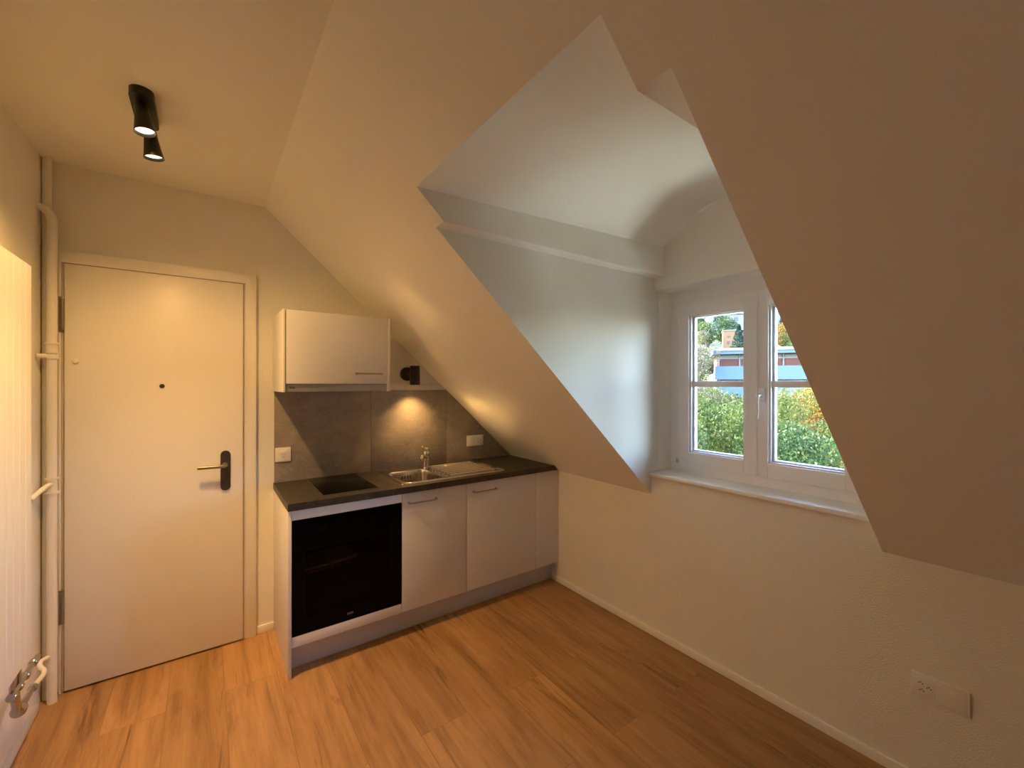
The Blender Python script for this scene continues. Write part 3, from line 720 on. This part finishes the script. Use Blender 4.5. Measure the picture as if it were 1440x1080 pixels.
def crown_mesh(name, n, blobs, leaf, seed):
    rnd = random.Random(seed); vs = []; fs = []
    for _ in range(n):
        cx, cy, cz, rx, rz = blobs[rnd.randrange(len(blobs))]
        while True:
            p = Vector((rnd.uniform(-1, 1), rnd.uniform(-1, 1), rnd.uniform(-1, 1)))
            if .01 < p.length <= 1: break
        p = p.normalized() * (p.length ** .25) * rnd.uniform(.86, 1.06)
        c = Vector((cx + p.x * rx, cy + p.y * rx, cz + p.z * rz))
        a = Vector((rnd.gauss(0, 1), rnd.gauss(0, 1), rnd.gauss(0, .6))).normalized(); b_ = a.orthogonal().normalized()
        b_ = (Matrix.Rotation(rnd.uniform(0, 6.28), 3, a) @ b_); c_ = a.cross(b_); s_ = leaf * rnd.uniform(.6, 1.3); k = len(vs)
        vs += [c - b_ * s_, c + c_ * s_ * .5, c + b_ * s_, c - c_ * s_ * .5]; fs.append((k, k + 1, k + 2, k + 3))
    me = bpy.data.meshes.new(name); me.from_pydata([tuple(v) for v in vs], [], fs); return me
def trunk_bm(h, r, seed, spread=1.0):
    rnd = random.Random(seed); bm = B()
    tube(bm, [(0, 0, 0), (.1, 0, h * .3), (0, .1, h * .6), (.05, 0, h * .85)], [r, r * .8, r * .55, r * .2], 8)
    for k in range(7):
        a = k * 2.4; z = h * (.3 + .07 * k); L_ = spread * (1.2 + rnd.random())
        tube(bm, [(0, 0, z), (math.cos(a) * L_ * .5, math.sin(a) * L_ * .5, z + .6), (math.cos(a) * L_, math.sin(a) * L_, z + 1.6)], [r * .4, r * .25, r * .08], 6)
    return bm
def make_tree(name, kind, n, blobs, leaf, h, r, seed, label, cat='tree', group=None):
    t_ = thing(name, (0, 0, 0), label, cat, group)
    me = crown_mesh('foliage', n, blobs, leaf, seed); me.materials.append(LM[kind])
    o = bpy.data.objects.new('foliage', me); COL.objects.link(o); o.parent = t_
    if h: obj('trunk', trunk_bm(h, r, seed), M['bark'], t_, smooth=60)
    return t_
def dup(root, loc, rz, sc, label=None, group=None, mat=None):
    r_ = root.copy(); COL.objects.link(r_); r_.location = loc; r_.rotation_euler = (0, 0, rz); r_.scale = (sc, sc, sc)
    if label: r_['label'] = label
    if group: r_['group'] = group
    for ch in root.children:
        c_ = ch.copy(); COL.objects.link(c_); c_.parent = r_
        if mat and c_.name.startswith('foliage'):
            c_.material_slots[0].link = 'OBJECT'; c_.material_slots[0].material = LM[mat]
    return r_
def blobset(seed, n, R_, h0, h1, br):
    rnd = random.Random(seed); o_ = []
    for _ in range(n):
        a = rnd.uniform(0, 6.28); z = rnd.uniform(h0, h1); k = 1 - abs((z - (h0 + h1) / 2) / (h1 - h0)) * 1.1
        q = R_ * k * rnd.random() ** .6; o_.append((q * math.cos(a), q * math.sin(a), z, br * rnd.uniform(.7, 1.2), br * rnd.uniform(.6, 1.0)))
    return o_
bigA = make_tree('leafy_tree', 'lime', 15000, blobset(1, 22, 3.0, 4.2, 9.6, 1.35), .085, 8, .22, 1, 'lime green tree crown filling the lower left pane')
bigB = make_tree('leafy_tree', 'green', 15000, blobset(2, 24, 3.2, 4.0, 9.4, 1.4), .085, 8, .22, 2, 'deep green tree crown filling the lower right pane')
def place(o, dep, sd, topz, h, rz=0, sc=1):
    o.location = out(dep, sd, topz - h * sc); o.rotation_euler = (0, 0, rz); o.scale = (sc,) * 3
place(bigA, 22, 9.6, 1.35, 10.4, .4)
place(bigB, 18.5, 12.6, -.15, 10.4, 1.4)
G1 = 'garden trees below the window'
def near(src, dep, sd, topz, rz, sc, mat, label):
    p = out(dep, sd, topz - 10.4 * sc); return dup(src, p, rz, sc, label, None, mat)
near(bigA, 27, 17.6, 1.45, 2.2, 1.05, 'lime', 'yellow-green tree behind the deep green one, right of the window handle')
near(bigB, 31, 14.6, 1.1, 4.0, .95, 'pale', 'pale yellowish tree between the lime tree and the red-fronted building')
near(bigA, 24, 13.6, .6, 3.1, .9, 'lime', 'bright lime tree crown standing behind the mullion of the window')
near(bigB, 20, 6.6, .5, 5.1, 1.0, 'green', 'mid-green tree beyond the left edge of the window')
near(bigB, 34, 24.5, 1.6, .2, 1.1, 'gold', 'golden tree right of the red-fronted building, mostly behind the slope')
near(bigB, 47, 20.0, 6.2, 2.7, 1.15, 'pale', 'pale half-bare tree just left of the red-fronted building')
near(bigA, 58, 23.2, 9.0, 1.7, 1.3, 'lime', 'yellow-green tree showing above the left end of the red-fronted building')
# hillside trees
farA = make_tree('hillside_tree', 'green', 3600, blobset(5, 14, 2.6, 2.6, 7.2, 1.5), .20, 0, 0, 5, 'green broadleaf tree among others on the far hillside', group='green trees on the hillside')
farB = make_tree('hillside_tree', 'dark', 3600, [(0, 0, 1.5 + k * .95, 2.6 - k * .28, .8) for k in range(9)], .18, 0, 0, 6, 'dark conical evergreen among others on the far hillside', group='dark evergreens on the hillside')
farA.location = out(96, 64, hill_z(96, 64)); farB.location = out(88, 33, hill_z(88, 33) - 1)
rnd = random.Random(11); kinds = ['green', 'lime', 'dark', 'gold', 'pale', 'green', 'pale', 'lime']
names = {'green': 'green broadleaf tree among others on the far hillside', 'lime': 'yellow-green broadleaf tree among others on the far hillside',
         'gold': 'golden autumn tree among others on the far hillside', 'pale': 'pale half-bare tree among others on the far hillside', 'dark': 'dark conical evergreen among others on the far hillside'}
groups = {'green': 'green trees on the hillside', 'lime': 'yellow-green trees on the hillside', 'gold': 'golden trees on the hillside', 'pale': 'pale trees on the hillside', 'dark': 'dark evergreens on the hillside'}
HOUSES = [(112, 61, 8), (152, 80, 12), (165, 100, 10), (60, 36, 14)]
dep = 70
while dep < 235:
    u = .36
    while u < 1.08:
        sd = dep * u + rnd.uniform(-2, 2); dd_ = dep + rnd.uniform(-3, 3)
        ok = all(not (abs(sd - hs) < hw * .9 and -16 < dd_ - hd_ < 6) for hd_, hs, hw in HOUSES)
        if ok:
            k_ = kinds[rnd.randrange(len(kinds))]; sc = rnd.uniform(.75, 1.25) * (1 + (dep - 70) / 300)
            if k_ == 'dark': dup(farB, out(dd_, sd, hill_z(dd_, sd) - 1), rnd.uniform(0, 6), sc * .9, names[k_], groups[k_])
            else: dup(farA, out(dd_, sd, hill_z(dd_, sd) - 1.5), rnd.uniform(0, 6), sc, names[k_], groups[k_], k_)
        u += 7.2 * (1 + (dep - 70) / 260) / dep
    dep += 9 + (dep - 70) * .05
# ground
def ground_mat():
    m, nt, b = new_mat('grassy hillside'); L = nt.links.new; setp(b, rough=.9)
    tc = N(nt, 'ShaderNodeTexCoord'); n = N(nt, 'ShaderNodeTexNoise'); n.inputs['Scale'].default_value = .35; n.inputs['Detail'].default_value = 10; n.inputs['Roughness'].default_value = .75
    L(tc.outputs['Object'], n.inputs['Vector']); r = N(nt, 'ShaderNodeValToRGB'); e = r.color_ramp.elements
    e[0].position = .35; e[0].color = (.02, .045, .015, 1); e[1].position = .65; e[1].color = (.14, .15, .07, 1); L(n.outputs['Fac'], r.inputs['Fac']); L(r.outputs['Color'], b.inputs['Base Color']); return m
t = B(); g = []
for i in range(40):
    dp = 2.8 + 330 * (i / 39) ** 1.6; row = []
    for j in range(24):
        q = -1 + 2.9 * j / 23; sd = dp * q + (-10 + 20 * j / 23); row.append(t.verts.new(out(dp + 3, sd, hill_z(dp, sd) if dp < 235 else hill_z(235, sd) + (dp - 235) * .1)))
    g.append(row)
for i in range(39):
    for j in range(23): t.faces.new((g[i][j], g[i][j + 1], g[i + 1][j + 1], g[i + 1][j]))
o = obj('hillside', t, ground_mat(), kind='structure', loc=(0, 0, -10), smooth=80)
tag(o, 'sunlit grassy hillside rising beyond the window')

# unseen pale slab, added below the window to bounce daylight into the dormer
t = B(); box(t, 0, 16, -34, 34, 0, .06); me = bpy.data.meshes.new('bounce_slab'); t.to_mesh(me); t.free(); me.materials.append(simple('pale bounce surface', (.64, .63, .52), .85))
o = bpy.data.objects.new('bounce_slab', me); COL.objects.link(o); o.location = (3.6, 0, -9.42); tag(o, 'unseen pale ground slab added below the dormer window to bounce light', kind='structure')
# buildings: local frame u (right), w (away from the window), v (up)
RZ = math.atan2(RGT.y, RGT.x)
M['white_render'] = simple('white render', (0.1346, 0.1426, 0.1505), .8)
M['blue_white'] = simple('pale blue painted parapet', (0.0396, 0.0752, 0.1069), .7)
M['red_wall'] = simple('red cladding', (0.0752, 0.0139, 0.0087), .7)
M['orange_wall'] = simple('orange render', (0.1346, 0.0634, 0.0277), .8)
M['lilac_wall'] = simple('lilac render', (0.0950, 0.0713, 0.0990), .8)
M['dark_win'] = simple('dark window glass', (0.0099, 0.0132, 0.0198), .3)
M['roof_grey'] = simple('grey roof', (0.0528, 0.0792, 0.0990), .7)
def building(name, dep, sd, z, label, cat='building', yaw=0):
    t_ = thing(name, out(dep, sd, z), label, cat); t_.rotation_euler = (0, 0, RZ + yaw); return t_
def lp(name, mat, parent, boxes, bev=0, sub=None):
    bm = B()
    for a in boxes: box(bm, *a, bev)
    bmesh.ops.recalc_face_normals(bm, faces=bm.faces)
    me = bpy.data.meshes.new(name); bm.to_mesh(me); bm.free(); me.materials.append(mat)
    o_ = bpy.data.objects.new(name, me); COL.objects.link(o_); o_.parent = parent; return o_
# terraced red-fronted building
bd = building('apartment_building', 47, 22.8, -11.6, 'red-fronted building with pale blue balconies beyond the trees, crossed by the glazing bars', yaw=-.38)
lp('wall', M['red_wall'], bd, [(0, 17, 1.6, 7, 0, 16.4)])
for a, z in ((15.05, 13.80), (12.80, 11.85)):
    lp('balcony', M['blue_white'], bd, [(-.3, 17.3, 0, .18, z, a), (-.3, -.12, .18, 1.8, z, a), (-.3, 17.3, 0, 1.7, z - .2, z)])
lp('roof', M['blue_white'], bd, [(-.5, 17.6, .2, 7.3, 16.40, 17.0)])
lp('roof_edge', M['white_render'], bd, [(-.5, 17.6, .08, .2, 16.75, 17.05)])
for z0, z1 in ((15.0, 16.4), (12.7, 13.6)):
    wf = lp('window_band', M['white_render'], bd, [(.1, 17, 1.48, 1.6, z1 - .50, z1 - .36)] + [(.1 + 2.1 * k, .24 + 2.1 * k, 1.46, 1.6, z0, z1) for k in range(9)])
    lp('window_glass', M['dark_win'], wf, [(.3 + 2.1 * k, 2.1 + 2.1 * k, 1.52, 1.6, z1 - .36, z1 - .05) for k in range(8)])
# orange house up the slope
bd = building('hillside_house', 110, 54.6, 8.0, 'orange and lilac house on the hillside above the red-fronted building', 'house', -.42)
lp('wall', M['orange_wall'], bd, [(0, 4.0, 0, 7, 0, 7.2)]); lp('wing', M['lilac_wall'], bd, [(4.0, 10, .6, 7, 0, 6.9)])
lp('roof', M['white_render'], bd, [(-.2, 10.2, -.2, 7.2, 7.2, 7.4)])
lp('window', M['dark_win'], bd, [(.9, 1.7, -.03, .03, 5.4, 5.9)]); lp('window', M['dark_win'], bd, [(.9, 1.5, -.03, .03, 3.7, 4.5)])
for k in range(3): lp('window', M['dark_win'], bd, [(4.5 + 1.5 * k, 5.5 + 1.5 * k, .56, .62, 3.2, 4.8)])
bd = building('hillside_house', 150, 70, 22.5, 'grey-roofed white house high on the hillside at the top of the left pane', 'house', -.2)
lp('wall', M['white_render'], bd, [(0, 14, 0, 8, -2, 3.4)]); 
bm = B(); prism(bm, [(-.5, -.8, 3.4), (-.5, 8.8, 3.4), (-.5, 4, 6.0)], (15, 0, 0)); me = bpy.data.meshes.new('roof'); bm.to_mesh(me); bm.free(); me.materials.append(M['roof_grey'])
o = bpy.data.objects.new('roof', me); COL.objects.link(o); o.parent = bd
for k in range(4): lp('window', M['dark_win'], bd, [(1.2 + 3.2 * k, 2.6 + 3.2 * k, -.04, .02, .8, 2.4)])
bd = building('hillside_house', 165, 92, 27, 'white house high on the hillside behind the right pane', 'house', .1)
lp('wall', M['white_render'], bd, [(0, 13, 0, 8, -2, 4.4)]); lp('roof', M['roof_grey'], bd, [(-.5, 13.5, -.5, 8.5, 4.4, 4.9)])
for k in range(4): lp('window', M['dark_win'], bd, [(1.2 + 3 * k, 2.4 + 3 * k, -.04, .02, 1.6, 3.2)])
# low garage roof seen under the trees
bd = building('garden_shed', 26, 15.6, -9.2, 'low white-roofed shed glimpsed under the green tree in the right pane', 'shed')
lp('wall', M['white_render'], bd, [(0, 3.2, 0, 3, 0, 4.3)]); lp('roof', M['white_render'], bd, [(-.3, 3.5, -.3, 3.3, 4.3, 4.5)])
# shrubs in front of the houses
shrub = make_tree('autumn_shrub', 'gold', 1600, blobset(9, 8, 1.6, .6, 1.6, .8), .12, 0, 0, 9, 'orange autumn shrub in the row above the red-fronted building', 'shrub', 'orange shrubs above the red-fronted building')
shrub.location = out(72, 36.2, 4.2)
for k in range(1, 8): dup(shrub, out(72, 36.2 + 2.3 * k, 4.2 + .15 * math.sin(k * 2)), k * 1.3, 1.15)

# ------------------------------------------------------------------ light, sky, camera
sun = bpy.data.lights.new('sun', 'SUN'); sun.energy = 64; sun.angle = .009; sun.color = (1, .95, .86)
so = bpy.data.objects.new('sun', sun); COL.objects.link(so); so.rotation_euler = Vector((.38, -.72, -.58)).to_track_quat('-Z', 'Y').to_euler(); so.location = (-5, 0, 12)
wd = bpy.data.worlds.new('sky'); S.world = wd; wd.use_nodes = True; nt = wd.node_tree; bg = nt.nodes['Background']
sk = nt.nodes.new('ShaderNodeTexSky'); sk.sky_type = 'NISHITA'; sk.sun_disc = False; sk.sun_elevation = math.radians(37); sk.sun_rotation = math.radians(-28)
sk.air_density = 1.0; sk.dust_density = 1.6; sk.ozone_density = 1.0
nt.links.new(sk.outputs[0], bg.inputs[0]); bg.inputs[1].default_value = 5.2

cd = bpy.data.cameras.new('camera'); co = bpy.data.objects.new('camera', cd); COL.objects.link(co); S.camera = co
cd.sensor_fit = 'HORIZONTAL'; cd.sensor_width = 36; cd.lens = 597.843 / 1440 * 36; cd.clip_start = .05; cd.clip_end = 1000
yaw, pitch, roll = .6242, -.001, .0014
F = Vector((math.sin(yaw) * math.cos(pitch), math.cos(yaw) * math.cos(pitch), math.sin(pitch))); R_ = Vector((math.cos(yaw), -math.sin(yaw), 0)); U = R_.cross(F)
R2 = R_ * math.cos(roll) + U * math.sin(roll); U2 = -R_ * math.sin(roll) + U * math.cos(roll)
mw = Matrix((R2, U2, -F)).transposed().to_4x4(); mw.translation = CAM; co.matrix_world = mw

S.view_settings.view_transform = 'Standard'; S.view_settings.look = 'None'; S.view_settings.exposure = 0; S.view_settings.gamma = 1
S.cycles.use_denoising = True; S.cycles.caustics_reflective = True; S.cycles.blur_glossy = 0
S.cycles.max_bounces = 14; S.cycles.diffuse_bounces = 8; S.cycles.transparent_max_bounces = 16; S.cycles.sample_clamp_indirect = 0
